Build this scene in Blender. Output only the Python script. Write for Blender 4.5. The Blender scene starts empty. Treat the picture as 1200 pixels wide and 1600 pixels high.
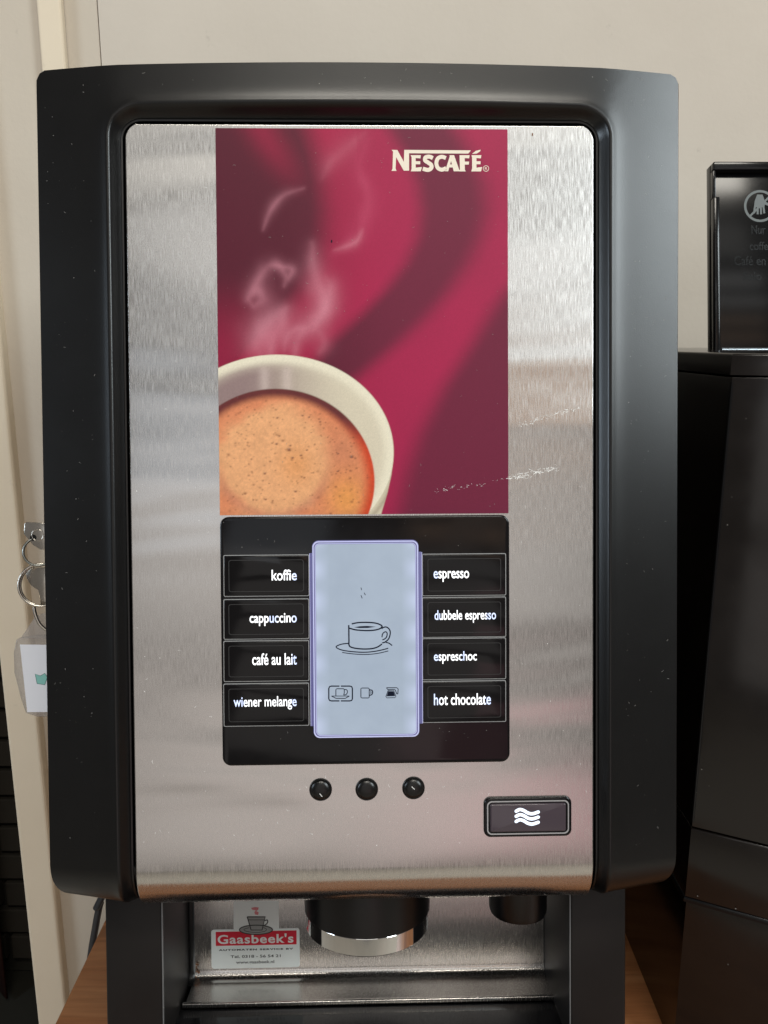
import bpy, bmesh, math, random
import numpy as np
from mathutils import Matrix, Vector

S = bpy.context.scene
rnd = random.Random(7)
R = math.radians

# ------------------------------------------------------------------ camera
CAM_H = 0.47            # above the counter top (z = 0)
PITCH = 12.0
FPX = 1250.0            # focal length in pixels of the 1200 x 1600 frame
cam_d = bpy.data.cameras.new('camera')
cam = bpy.data.objects.new('camera', cam_d)
S.collection.objects.link(cam)
cam_d.sensor_fit = 'VERTICAL'; cam_d.sensor_height = 24.0
cam_d.lens = FPX / 1600.0 * 24.0
cam_d.clip_start = 0.01; cam_d.clip_end = 100
CAM = Matrix.Translation((0, 0, CAM_H)) @ Matrix.Rotation(R(90 - PITCH), 4, 'X')
cam.matrix_world = CAM
S.camera = cam
S.render.resolution_x = 768; S.render.resolution_y = 1024

# ------------------------------------------------------------------ world + lamps
world = bpy.data.worlds.new('World'); S.world = world; world.use_nodes = True
wn = world.node_tree.nodes
wn['Background'].inputs[0].default_value = (1.0, 0.93, 0.86, 1)
wn['Background'].inputs[1].default_value = 0.15

def area(name, loc, target, sx, sy, power, col):
    d = bpy.data.lights.new(name, 'AREA'); d.shape = 'RECTANGLE'; d.size = sx; d.size_y = sy
    d.energy = power; d.color = col
    o = bpy.data.objects.new(name, d); S.collection.objects.link(o)
    o.location = loc
    o.rotation_euler = (Vector(target) - Vector(loc)).to_track_quat('-Z', 'Y').to_euler()
    return o
def facing(name, x0, x1, z0, z1, y, rad, col):
    # unseen upright lamp, added behind the camera to draw reflections on the steel
    a_ = (x1 - x0) * (z1 - z0)
    return area(name, ((x0 + x1) / 2, y, (z0 + z1) / 2), ((x0 + x1) / 2, 5, (z0 + z1) / 2), x1 - x0, z1 - z0, rad * 4 * a_, col)
area('window_light', (2.10, -1.30, 1.80), (0.1, 0.45, 0.5), 0.8, 1.3, 56, (0.88, 0.97, 1.0))
facing('pink_fill', 0.35, 1.15, -0.62, -0.12, -2.27, 0.40, (1.0, 0.42, 0.50))  # added lamp, imitates clothing reflected pink in the steel
area('side_window_light', (-1.9, -0.25, 0.80), (-0.15, 0.45, 0.45), 0.5, 0.8, 14, (0.72, 0.86, 1.0))
area('overhead_fill', (0.2, -0.9, 2.3), (0.1, 0.7, 0.4), 1.2, 0.3, 27, (1.0, 0.95, 0.85))  # unseen source added overhead to brighten wall and front
facing('band_fill_top', -1.1, 1.1, 2.22, 2.75, -2.20, 0.72, (1.0, 0.98, 0.93))  # added for the topmost bright band on the steel
facing('band_fill_upper', -0.8, 1.2, 1.80, 1.98, -2.22, 1.35, (1.0, 0.99, 0.97))  # invented source of the upper bright band
facing('band_fill_middle', -0.6, 1.25, 1.54, 1.66, -2.24, 1.35, (1.0, 0.99, 0.97))  # invented source of the next band down
facing('band_fill_warm', 0.3, 1.2, 1.31, 1.41, -2.26, 1.15, (1.0, 0.68, 0.47))  # added to tint a steel band orange
facing('band_fill_warm_low', 0.3, 1.2, 1.08, 1.20, -2.27, 0.95, (1.0, 0.64, 0.42))  # added for a second orange band below
facing('band_fill_cool', -0.9, -0.20, 0.80, 1.38, -2.28, 0.62, (0.84, 0.91, 1.0))  # added for the bluish tone on the left of the steel
facing('room_fill', -1.0, 1.0, 0.28, 0.98, -2.30, 0.46, (1.0, 0.95, 0.91))  # added stand-in for a lit room, lifts the lower steel
facing('room_fill_low', -1.0, 0.70, -0.60, 0.16, -2.31, 0.46, (1.0, 0.93, 0.88))  # lower part of the added room stand-in

S.view_settings.view_transform = 'Standard'; S.view_settings.look = 'None'
S.view_settings.exposure = 0.0; S.view_settings.gamma = 1.0
S.view_settings.use_curve_mapping = False
S.render.engine = 'CYCLES'
S.cycles.use_denoising = True
S.cycles.max_bounces = 8
S.cycles.sample_clamp_indirect = 6.0

# ------------------------------------------------------------------ frames
# machine front frame: u right, v up, w out of the steel panel (millimetres in builders)
FM = Matrix.Translation((-0.0107, 0, -0.4206)) @ Matrix.Rotation(R(1.471), 4, 'X') @ Matrix.Rotation(R(1.396), 4, 'Y') @ Matrix.Rotation(R(0.368), 4, 'Z')
F = CAM @ FM
Fi = FM.inverted()

def U(px, py, w=0.0):
    """photo measurement -> (u, v) in mm on the plane at height w over the steel panel"""
    d = Vector(((px - 600) / FPX, (800 - py) / FPX, -1.0))
    o = Fi @ Vector((0, 0, 0)); e = (Fi.to_3x3() @ d)
    t = (w / 1000.0 - o.z) / e.z
    p = o + e * t
    return p.x * 1000, p.y * 1000

def V(px, py, Y):
    """photo measurement -> world point on the upright plane at distance Y"""
    d = CAM.to_3x3() @ Vector(((px - 600) / FPX, (800 - py) / FPX, -1.0))
    t = Y / d.y
    return Vector((d.x * t, Y, CAM_H + d.z * t))

def lin(c):
    return tuple(((x / 255) / 12.92 if x / 255 <= 0.04045 else ((x / 255 + 0.055) / 1.055) ** 2.4) for x in c)

# ------------------------------------------------------------------ materials
MAT = {}
def mat(name, col, rough=0.5, metal=0.0, spec=0.5, coat=0.0, emis=None, estr=0.0, alpha=1.0, trans=0.0, ior=1.45):
    m = bpy.data.materials.new(name); m.use_nodes = True
    b = m.node_tree.nodes['Principled BSDF']
    b.inputs['Base Color'].default_value = (*col, 1)
    b.inputs['Roughness'].default_value = rough
    b.inputs['Metallic'].default_value = metal
    b.inputs['Specular IOR Level'].default_value = spec
    b.inputs['Coat Weight'].default_value = coat
    b.inputs['Coat Roughness'].default_value = 0.06
    b.inputs['Alpha'].default_value = alpha
    b.inputs['Transmission Weight'].default_value = trans
    b.inputs['IOR'].default_value = ior
    if emis:
        b.inputs['Emission Color'].default_value = (*emis, 1)
        b.inputs['Emission Strength'].default_value = estr
    MAT[name] = m
    return m

class N:
    """small helper to wire nodes"""
    def __init__(s, m):
        s.t = m.node_tree; s.b = s.t.nodes['Principled BSDF']
    def n(s, typ, **kw):
        x = s.t.nodes.new(typ)
        for k, v in kw.items():
            if k in x.inputs.keys(): x.inputs[k].default_value = v
            else: setattr(x, k, v)
        return x
    def l(s, a, b): s.t.links.new(a, b)
    def coord(s, scale=(1, 1, 1), rot=(0, 0, 0), kind='Object'):
        c = s.n('ShaderNodeTexCoord'); m = s.n('ShaderNodeMapping')
        m.inputs['Scale'].default_value = scale; m.inputs['Rotation'].default_value = rot
        s.l(c.outputs[kind], m.inputs['Vector']); return m.outputs['Vector']
    def noise(s, vec, scale, detail=3, rough=0.55, dist=0.0):
        x = s.n('ShaderNodeTexNoise'); x.inputs['Scale'].default_value = scale
        x.inputs['Detail'].default_value = detail; x.inputs['Roughness'].default_value = rough
        x.inputs['Distortion'].default_value = dist
        s.l(vec, x.inputs['Vector']); return x.outputs['Fac']
    def ramp(s, fac, stops):
        x = s.n('ShaderNodeValToRGB'); e = x.color_ramp.elements
        while len(e) < len(stops): e.new(0.5)
        for i, (p, c) in enumerate(stops):
            e[i].position = p; e[i].color = (*c, 1) if len(c) == 3 else c
        s.l(fac, x.inputs['Fac']); return x.outputs['Color']
    def rng(s, fac, a, b, c=0.0, d=1.0):
        x = s.n('ShaderNodeMapRange'); x.inputs['From Min'].default_value = c; x.inputs['From Max'].default_value = d
        x.inputs['To Min'].default_value = a; x.inputs['To Max'].default_value = b
        s.l(fac, x.inputs['Value']); return x.outputs['Result']
    def bump(s, h, strength, dist, prev=None):
        x = s.n('ShaderNodeBump'); x.inputs['Strength'].default_value = strength; x.inputs['Distance'].default_value = dist
        s.l(h, x.inputs['Height'])
        if prev is not None: s.l(prev, x.inputs['Normal'])
        return x.outputs['Normal']
    def mix(s, fac, a, b, mode='MIX'):
        x = s.n('ShaderNodeMix'); x.data_type = 'RGBA'; x.blend_type = mode
        if isinstance(fac, (int, float)): x.inputs[0].default_value = fac
        else: s.l(fac, x.inputs[0])
        for sock, v in ((x.inputs[6], a), (x.inputs[7], b)):
            if isinstance(v, tuple): sock.default_value = (*v, 1)
            else: s.l(v, sock)
        return x.outputs[2]

def steel(name, col, rough, aniso, wave, grain=(2100, 130, 2100), con=0.6):
    m = mat(name, col, rough, 1.0); k = N(m)
    g = k.noise(k.coord(grain), 1.0, 4, 0.6)
    cl = k.noise(k.coord((9, 9, 9)), 1.0, 3)
    k.l(k.mix(k.rng(g, 0.0, 1.0, .3, .7), tuple(c * (1 - .28 * con) for c in col), tuple(min(1, c * (1 + .18 * con)) for c in col)), k.b.inputs['Base Color'])
    r1 = k.rng(g, rough * .8, rough * 1.25, .3, .7)
    k.l(r1, k.b.inputs['Roughness'])
    k.b.inputs['Anisotropic'].default_value = aniso
    t = k.n('ShaderNodeTangent'); t.direction_type = 'RADIAL'; t.axis = 'Z'
    vec = k.n('ShaderNodeCombineXYZ'); vec.inputs[0].default_value = 1.0
    vt = k.n('ShaderNodeVectorTransform'); vt.vector_type = 'VECTOR'; vt.convert_from = 'OBJECT'; vt.convert_to = 'WORLD'
    k.l(vec.outputs[0], vt.inputs[0]); k.l(vt.outputs[0], k.b.inputs['Tangent'])
    h = k.noise(k.coord((3.6, 12.5, 4), (0, 0, R(-5))), 1.0, 2, .5, .5)
    nb = k.bump(h, 1.0, wave)
    nb = k.bump(g, 0.05, 0.00002, nb)
    k.l(nb, k.b.inputs['Normal'])
    return m

def black_plastic(name, col, rough, grain=0.25, spec=0.36, fine=1500, cloud=0.05):
    m = mat(name, col, rough, spec=spec); k = N(m)
    n = k.noise(k.coord((1, 1, 1)), fine, 2)
    big = k.noise(k.coord((1, 1, 1)), 14, 4, .6)
    k.l(k.rng(big, rough * (1 - cloud), rough * (1 + cloud), .3, .7), k.b.inputs['Roughness'])
    k.l(k.mix(k.rng(big, 0, 1, .35, .7), tuple(c * .85 for c in col), tuple(c * 1.25 for c in col)), k.b.inputs['Base Color'])
    k.l(k.bump(n, grain, 0.000028), k.b.inputs['Normal'])
    return m

steel('brushed_steel', (0.66, 0.64, 0.62), 0.25, 0.72, 0.0030)
steel('niche_steel', (0.66, 0.63, 0.60), 0.24, 0.5, 0.0005, con=0.2)
black_plastic('satin_black', (0.002, 0.0019, 0.002), 0.30, 0.9, spec=0.55)
black_plastic('column_black', (0.011, 0.0095, 0.009), 0.42, 0.8, spec=0.25)
black_plastic('seal_black', (0.004, 0.004, 0.004), 0.30, 0.1)
black_plastic('gloss_black', (0.004, 0.0035, 0.004), 0.12, 0.02, fine=300, cloud=0.7)
black_plastic('tray_black', (0.006, 0.006, 0.007), 0.11, 0.05, fine=600)
black_plastic('neighbour_black', (0.007, 0.0052, 0.0045), 0.13, 0.02, fine=400, spec=0.6, cloud=0.6)
black_plastic('lid_black', (0.005, 0.005, 0.0055), 0.14, 0.03, fine=400)
mat('highlight_grey', (0.12, 0.12, 0.12), 0.3)
mat('ridge_grey', (0.028, 0.028, 0.028), 0.25)
mat('chrome', (0.86, 0.85, 0.84), 0.05, 1.0)
mat('nickel', (0.62, 0.58, 0.52), 0.22, 1.0)
mat('dark_nickel', (0.30, 0.31, 0.29), 0.3, 1.0)
mat('clear_edge', (0.30, 0.30, 0.30), 0.12, spec=0.8)
mat('lit_edge', (0.35, 0.36, 0.45), 0.12, spec=0.8, emis=lin((168, 172, 226)), estr=0.55)
mat('lit_rail', (0.10, 0.10, 0.16), 0.15, spec=0.8, emis=lin((86, 84, 150)), estr=0.55)
mat('ink', (0.006, 0.009, 0.022), 0.5, spec=0.1)
mat('white_light', (0.7, 0.75, 0.8), 0.4, emis=(0.66, 0.78, 1.0), estr=0.9)
m = mat('button_light', (0.8, 0.8, 0.8), 0.4, emis=(0.92, 0.95, 1.0), estr=0.95); k = N(m)
a = k.n('ShaderNodeAttribute'); a.attribute_name = 'glow'
k.l(k.mix(a.outputs['Fac'], (0.95, 0.97, 1.0), lin((118, 152, 224))), k.b.inputs['Emission Color'])
mat('blue_light', (0.4, 0.5, 0.7), 0.4, emis=lin((150, 180, 240)), estr=0.8)
mat('cream_print', lin((226, 214, 196)), 0.4)
mat('dust', (0.26, 0.25, 0.235), 0.9)
mat('scratch', (0.88, 0.87, 0.85), 0.5)
mat('sticker_silver', (0.78, 0.81, 0.79), 0.42, 0.1)
mat('sticker_red', (0.62, 0.012, 0.035), 0.4)
mat('sticker_white', (0.78, 0.76, 0.74), 0.4)
mat('sticker_black', (0.03, 0.03, 0.03), 0.4)
mat('sticker_grey', (0.30, 0.30, 0.29), 0.4)
mat('sticker_pink', (0.70, 0.22, 0.24), 0.4)
mat('rust', (0.16, 0.06, 0.02), 0.8)
mat('clear_plastic', (0.40, 0.37, 0.35), 0.1, spec=0.6, alpha=0.42)
mat('paper', (0.72, 0.74, 0.80), 0.8)
mat('teal_print', (0.22, 0.50, 0.46), 0.7)
mat('teal_line', (0.05, 0.16, 0.15), 0.7)
mat('symbol_grey', (0.15, 0.165, 0.165), 0.4, spec=0.2)
mat('emboss_black', (0.007, 0.007, 0.007), 0.2, spec=0.3)
mat('blue_rod', (0.55, 0.62, 0.68), 0.25, 0.8)
mat('cable', (0.02, 0.022, 0.028), 0.35)
mat('mauve_window', (0.060, 0.045, 0.055), 0.12, spec=0.6)

# screen: lit from its long edges by small LEDs
m = mat('screen', (0.16, 0.18, 0.20), 0.12, spec=0.5); k = N(m)
c = k.n('ShaderNodeTexCoord'); sp = k.n('ShaderNodeSeparateXYZ'); k.l(c.outputs['UV'], sp.inputs[0])
e1 = k.n('ShaderNodeMath', operation='SUBTRACT'); k.l(sp.outputs[0], e1.inputs[0]); e1.inputs[1].default_value = 0.5
e2 = k.n('ShaderNodeMath', operation='ABSOLUTE'); k.l(e1.outputs[0], e2.inputs[0])
edge = k.rng(e2.outputs[0], 0, 1, .36, .5)
sw = k.n('ShaderNodeMath', operation='SINE'); mm = k.n('ShaderNodeMath', operation='MULTIPLY'); mm.inputs[1].default_value = 38
k.l(sp.outputs[1], mm.inputs[0]); k.l(mm.outputs[0], sw.inputs[0])
led = k.rng(sw.outputs[0], 0.18, 0.62, -1, 1)
pr = k.n('ShaderNodeMath', operation='MULTIPLY'); k.l(edge, pr.inputs[0]); k.l(led, pr.inputs[1])
ns = k.noise(k.coord((60, 60, 60)), 1.0, 3)
base = k.mix(k.rng(ns, 0, 1, .3, .7), lin((132, 146, 166)), lin((142, 156, 175)))
k.l(k.mix(pr.outputs[0], base, lin((196, 205, 240))), k.b.inputs['Emission Color'])
k.b.inputs['Emission Strength'].default_value = 0.86

# poster print: colours carried by the sheet itself (attribute "print")
m = mat('poster_print', (0.3, 0.03, 0.08), 0.5, spec=0.32); k = N(m)
a = k.n('ShaderNodeVertexColor'); a.layer_name = 'print'
k.l(a.outputs['Color'], k.b.inputs['Base Color'])

# wall paint
def paint(name, c1, c2, bump=0.0006):
    m = mat(name, c1, 0.8, spec=0.25); k = N(m)
    v = k.coord((1, 1, 1))
    n1 = k.noise(v, 5, 5, .6); n2 = k.noise(v, 160, 3, .6); n3 = k.noise(v, 28, 4, .7)
    col = k.mix(k.rng(n1, 0, 1, .3, .7), c1, c2)
    spot = k.rng(n3, 0, 1, .68, .80)
    col = k.mix(spot, col, tuple(x * .80 for x in c1))
    k.l(col, k.b.inputs['Base Color'])
    k.l(k.bump(n2, 0.35, bump, k.bump(n1, .3, .004)), k.b.inputs['Normal'])
    return m
paint('wall_paint', (0.535, 0.475, 0.405), (0.585, 0.525, 0.45))
paint('grey_paint', (0.52, 0.455, 0.375), (0.56, 0.495, 0.41))
paint('cream_paint', (0.70, 0.60, 0.46), (0.74, 0.64, 0.50), 0.0003)
paint('brick_dim', (0.030, 0.027, 0.022), (0.045, 0.038, 0.030))  # dimness of the back room is put into the brick colour
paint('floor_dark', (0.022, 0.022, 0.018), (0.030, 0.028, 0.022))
paint('curtain_red', (0.05, 0.014, 0.008), (0.035, 0.010, 0.006))
paint('floor_tile', (0.58, 0.53, 0.45), (0.62, 0.57, 0.49))

# wood laminate
m = mat('wood', (0.30, 0.13, 0.05), 0.42, spec=0.4); k = N(m)
v = k.coord((3, 42, 40)); n1 = k.noise(v, 1.0, 6, .65, .9); n2 = k.noise(k.coord((12, 260, 200)), 1.0, 4, .6)
col = k.ramp(n1, [(0.28, (0.13, 0.048, 0.018)), (0.48, (0.27, 0.108, 0.042)), (0.72, (0.38, 0.175, 0.075))])
col = k.mix(k.rng(n2, 0, .35, .45, .75), col, (0.10, 0.038, 0.014))
k.l(col, k.b.inputs['Base Color']); k.l(k.bump(n2, .15, .0003), k.b.inputs['Normal'])

# ------------------------------------------------------------------ object helpers
col_ = S.collection
def thing(name, loc, label, cat, group=None):
    o = bpy.data.objects.new(name, None); col_.objects.link(o)
    o.location = loc; o.empty_display_size = 0.05
    o['label'] = label; o['category'] = cat
    if group: o['group'] = group
    return o

def finish(me, smooth=None):
    if smooth is not None:
        me.shade_smooth()
        me.set_sharp_from_angle(angle=R(smooth))

def obj(name, me, material, parent=None, frame=None, label=None, kind=None):
    """frame: world matrix of the mesh coordinates (None = same as the parent part)"""
    o = bpy.data.objects.new(name, me); col_.objects.link(o)
    if material: 
        me.materials.clear(); me.materials.append(MAT[material])
    if parent is not None:
        o.parent = parent
        if frame is not None:
            o.matrix_parent_inverse = Matrix.Translation(parent.location).inverted() if parent.type == 'EMPTY' else Matrix()
            o.matrix_basis = frame
    elif frame is not None:
        o.matrix_basis = frame
    if label: o['label'] = label
    if kind: o['kind'] = kind
    return o

MM = 0.001
class MB:
    """collects shapes, in mm unless scale given, into one mesh"""
    def __init__(s, scale=MM): s.v = []; s.f = []; s.sc = scale
    def add(s, vs, fs):
        b = len(s.v); s.v += [tuple(x) for x in vs]; s.f += [tuple(i + b for i in f) for f in fs]; return s
    def poly(s, pts, w):
        return s.add([(p[0], p[1], w) for p in pts], [tuple(range(len(pts)))])
    def grid(s, rows, closed=False):
        n = len(rows[0]); vs = [p for r in rows for p in r]; fs = []
        for i in range(len(rows) - 1):
            for j in range(n if closed else n - 1):
                a, b = i * n + j, i * n + (j + 1) % n
                fs.append((a, b, b + n, a + n))
        return s.add(vs, fs)
    def slab(s, pts, w0, w1, bev=0.0, steps=3):
        """outline (ccw seen from +w) raised from w0 to w1 with a rounded upper edge"""
        rings = [[(p[0], p[1], w0) for p in pts]]
        if bev > 0:
            for i in range(steps + 1):
                a = math.pi / 2 * i / steps
                off = inset(pts, bev * (1 - math.cos(a)))
                rings.append([(p[0], p[1], w1 - bev + bev * math.sin(a)) for p in off])
        else:
            rings.append([(p[0], p[1], w1) for p in pts])
        n = len(pts); b = len(s.v)
        s.grid(rings, True)
        s.f.append(tuple(range(b + (len(rings) - 1) * n, b + len(rings) * n)))
        s.f.append(tuple(reversed(range(b, b + n))))
        return s
    def ring(s, po, pi, w0, w1):
        """flat frame between two outlines of equal length"""
        n = len(po)
        s.grid([[(p[0], p[1], w0) for p in po], [(p[0], p[1], w1) for p in po],
                [(p[0], p[1], w1) for p in pi], [(p[0], p[1], w0) for p in pi]], True)
        return s
    def tube(s, pts, r, seg=10, caps=True):
        pts = [Vector(p) for p in pts]; rows = []
        up = Vector((0.13, 0.31, 0.94))
        for i, p in enumerate(pts):
            t = (pts[min(i + 1, len(pts) - 1)] - pts[max(i - 1, 0)]).normalized()
            x = t.cross(up).normalized(); y = t.cross(x)
            rr = r[i] if isinstance(r, (list, tuple)) else r
            rows.append([p + x * (rr * math.cos(2 * math.pi * k / seg)) + y * (rr * math.sin(2 * math.pi * k / seg)) for k in range(seg)])
        b = len(s.v); s.grid(rows, True)
        if caps:
            s.f.append(tuple(reversed(range(b, b + seg)))); s.f.append(tuple(range(b + (len(rows) - 1) * seg, b + len(rows) * seg)))
        return s
    def torus(s, c, ax, r, rt, seg=36, a0=0, a1=2 * math.pi):
        c = Vector(c); ax = Vector(ax).normalized(); x = ax.orthogonal().normalized(); y = ax.cross(x); rows = []
        full = abs(a1 - a0 - 2 * math.pi) < 1e-6
        for i in range(seg + 1):
            t = a0 + (a1 - a0) * i / seg; d = x * math.cos(t) + y * math.sin(t)
            rows.append([c + d * (r + rt * math.cos(q)) + ax * (rt * math.sin(q)) for q in [2 * math.pi * k / 10 for k in range(10)]])
        return s.grid(rows, True)
    def lathe(s, prof, c=(0, 0), seg=64, axis='w'):
        """prof: list of (radius, height); axis w -> circle in u,v; axis v -> circle in u,w around (u0,w0)"""
        rows = []
        for r, h in prof:
            row = []
            for i in range(seg):
                a = 2 * math.pi * i / seg
                if axis == 'w': row.append((c[0] + r * math.cos(a), c[1] + r * math.sin(a), h))
                else: row.append((c[0] + r * math.cos(a), h, c[1] - r * math.sin(a)))
            rows.append(row)
        return s.grid(rows, True)
    def stroke(s, pts, width, w, smooth=True, taper=None, closed=False):
        if smooth: pts = spline(pts, closed=closed)
        n = len(pts); L = []; Rr = []
        for i, p in enumerate(pts):
            if closed: a, b = pts[(i - 1) % n], pts[(i + 1) % n]
            else: a, b = pts[max(i - 1, 0)], pts[min(i + 1, n - 1)]
            dx, dy = b[0] - a[0], b[1] - a[1]; l = math.hypot(dx, dy) or 1
            hw = width / 2
            if taper: hw *= taper(i / (n - 1))
            L.append((p[0] - dy / l * hw, p[1] + dx / l * hw, w)); Rr.append((p[0] + dy / l * hw, p[1] - dx / l * hw, w))
        if closed: L.append(L[0]); Rr.append(Rr[0])
        return s.grid([L, Rr])
    def box(s, x0, x1, y0, y1, z0, z1, bev=0.0):
        bm = bmesh.new()
        bmesh.ops.create_cube(bm, size=1.0)
        for v in bm.verts:
            v.co = ((x0 + x1) / 2 + v.co.x * (x1 - x0), (y0 + y1) / 2 + v.co.y * (y1 - y0), (z0 + z1) / 2 + v.co.z * (z1 - z0))
        if bev: bmesh.ops.bevel(bm, geom=bm.edges[:], offset=bev, segments=3, profile=0.5, affect='EDGES')
        bm.verts.index_update()
        s.add([v.co[:] for v in bm.verts], [[v.index for v in f.verts] for f in bm.faces]); bm.free(); return s
    def mesh(s, name='m', smooth=None, fix=True):
        me = bpy.data.meshes.new(name)
        me.from_pydata([(x * s.sc, y * s.sc, z * s.sc) for x, y, z in s.v], [], s.f)
        if fix:
            bm = bmesh.new(); bm.from_mesh(me)
            bmesh.ops.recalc_face_normals(bm, faces=bm.faces); bm.to_mesh(me); bm.free()
        me.update(); finish(me, smooth); return me

def spline(pts, per=8, closed=False):
    out = []; n = len(pts)
    rngk = range(n) if closed else range(n - 1)
    for i in rngk:
        if closed: p0, p1, p2, p3 = pts[(i - 1) % n], pts[i], pts[(i + 1) % n], pts[(i + 2) % n]
        else: p0, p1, p2, p3 = pts[max(i - 1, 0)], pts[i], pts[i + 1], pts[min(i + 2, n - 1)]
        for k in range(per):
            t = k / per
            out.append(tuple(0.5 * ((2 * p1[j]) + (-p0[j] + p2[j]) * t + (2 * p0[j] - 5 * p1[j] + 4 * p2[j] - p3[j]) * t * t + (-p0[j] + 3 * p1[j] - 3 * p2[j] + p3[j]) * t ** 3) for j in range(len(p1))))
    if not closed: out.append(tuple(pts[-1]))
    return out

def rrect(u0, u1, v0, v1, r, seg=6):
    """ccw rounded rectangle; r may be 4 radii (bl, br, tr, tl)"""
    if not isinstance(r, (tuple, list)): r = (r,) * 4
    pts = []
    for (cx, cy, a0), rr in zip((((u0, v0, 180)), (u1, v0, 270), (u1, v1, 0), (u0, v1, 90)), r):
        x = cx + (rr if cx == u0 else -rr); y = cy + (rr if cy == v0 else -rr)
        for k in range(seg + 1):
            a = R(a0 + 90 * k / seg); pts.append((x + rr * math.cos(a), y + rr * math.sin(a)))
    return pts

def inset(pts, d):
    if d == 0: return list(pts)
    out = []; n = len(pts)
    for i in range(n):
        a, p, b = pts[i - 1], pts[i], pts[(i + 1) % n]
        def nrm(q, r_):
            dx, dy = r_[0] - q[0], r_[1] - q[1]; l = math.hypot(dx, dy)
            return (-dy / l, dx / l) if l > 1e-9 else None
        n1, n2 = nrm(a, p), nrm(p, b)
        if n1 is None: n1 = n2
        if n2 is None: n2 = n1
        m = (n1[0] + n2[0], n1[1] + n2[1]); l = math.hypot(*m) or 1; m = (m[0] / l, m[1] / l)
        c = max(0.4, m[0] * n1[0] + m[1] * n1[1])
        out.append((p[0] + m[0] * d / c, p[1] + m[1] * d / c))
    return out

def prect(x0, y0, x1, y1, w=0.0):
    """photo rectangle -> u0,u1,v0,v1 (v0 lower)"""
    a = U(x0, (y0 + y1) / 2, w)[0]; b = U(x1, (y0 + y1) / 2, w)[0]
    t = U((x0 + x1) / 2, y0, w)[1]; bo = U((x0 + x1) / 2, y1, w)[1]
    return a, b, bo, t

def text_mesh(body, u0, u1, v0, v1, w, bold=0.0, spacing=1.0, depth=0.0, shear=0.0):
    """lettering whose ink box fills u0..u1, v0..v1"""
    cu = bpy.data.curves.new('t', 'FONT'); cu.body = body; cu.size = 1.0; cu.offset = bold
    cu.space_character = spacing; cu.resolution_u = 4; cu.shear = shear
    if depth: cu.extrude = 0.02
    o = bpy.data.objects.new('t', cu); col_.objects.link(o)
    bpy.context.view_layer.update()
    me = bpy.data.meshes.new_from_object(o.evaluated_get(bpy.context.evaluated_depsgraph_get()))
    bpy.data.objects.remove(o); bpy.data.curves.remove(cu)
    n = len(me.vertices); co = np.empty(n * 3, 'f'); me.vertices.foreach_get('co', co); co = co.reshape(-1, 3)
    lo, hi = co.min(0), co.max(0)
    co[:, 0] = u0 + (co[:, 0] - lo[0]) / (hi[0] - lo[0]) * (u1 - u0)
    co[:, 1] = v0 + (co[:, 1] - lo[1]) / (hi[1] - lo[1]) * (v1 - v0)
    co[:, 2] = w + (co[:, 2] / 0.02 * depth if depth else 0)
    me.vertices.foreach_set('co', (co * MM).ravel()); me.materials.clear(); me.update()
    return me

def ptext(body, x0, y0, x1, y1, w, **kw):
    a, b, lo, hi = prect(x0, y0, x1, y1, w)
    return text_mesh(body, a, b, lo, hi, w, **kw)

def st(o, kind): o['kind'] = kind; return o

# ================================================================== THE SETTING
WY = 0.95
I4 = Matrix()
jl = V(67, 1600, WY).x; jr = V(104, 1550, WY).x + 0.003
floor_z = -0.90
# main wall, from the door jamb to the right
xs = V(155, 40, WY).x
wall = obj('wall', MB(1).box(xs, 2.2, WY, WY + 0.12, floor_z, 1.9).mesh(), 'wall_paint', kind='structure')
left_wall = obj('side_wall_strip', MB(1).box(jr - 0.004, xs - 0.0015, WY + 0.002, WY + 0.12, floor_z, 1.9).mesh(), 'grey_paint', kind='structure')
t0 = V(63, 20, WY).x; t1 = V(101, 20, WY).x
obj('pipe_trim', MB(1).box(t0, t1, WY - 0.010, WY + 0.0015, floor_z + 0.001, 1.9, 0.003).mesh(), 'cream_paint', kind='structure')
obj('door_jamb', MB(1).box(jl, jr, WY - 0.014, WY + 0.14, floor_z + 0.001, 1.9, 0.004).mesh(), 'cream_paint', kind='structure')
obj('lintel_wall', MB(1).box(-2.2, jl - 0.001, WY + 0.002, WY + 0.12, 1.15, 1.9).mesh(), 'grey_paint', kind='structure')
obj('floor', MB(1).box(-2.6, 2.6, -2.6, WY - 0.02, floor_z - 0.05, floor_z).mesh(), 'floor_tile', kind='structure')
# dark room seen through the doorway
by = 1.52
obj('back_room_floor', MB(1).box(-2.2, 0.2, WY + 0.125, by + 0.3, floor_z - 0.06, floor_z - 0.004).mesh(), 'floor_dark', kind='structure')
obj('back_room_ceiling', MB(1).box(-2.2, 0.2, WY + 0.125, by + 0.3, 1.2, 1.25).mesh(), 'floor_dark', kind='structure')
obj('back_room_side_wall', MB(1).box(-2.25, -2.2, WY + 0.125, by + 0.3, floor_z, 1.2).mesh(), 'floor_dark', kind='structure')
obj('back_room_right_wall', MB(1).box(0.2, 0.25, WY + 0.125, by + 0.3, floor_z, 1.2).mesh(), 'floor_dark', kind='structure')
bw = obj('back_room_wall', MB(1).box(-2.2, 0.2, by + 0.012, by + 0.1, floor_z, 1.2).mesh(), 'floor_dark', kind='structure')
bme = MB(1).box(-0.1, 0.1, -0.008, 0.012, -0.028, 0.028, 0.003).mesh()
bme.materials.append(MAT['brick_dim'])
for i in range(14):
    for j in range(5):
        o = bpy.data.objects.new('brick', bme); col_.objects.link(o); o.parent = bw
        o.location = (-1.35 + j * 0.212 + (0.106 if i % 2 else 0), by, floor_z + 0.075 + i * 0.066)
cb = MB(1)
rows = []
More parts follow.
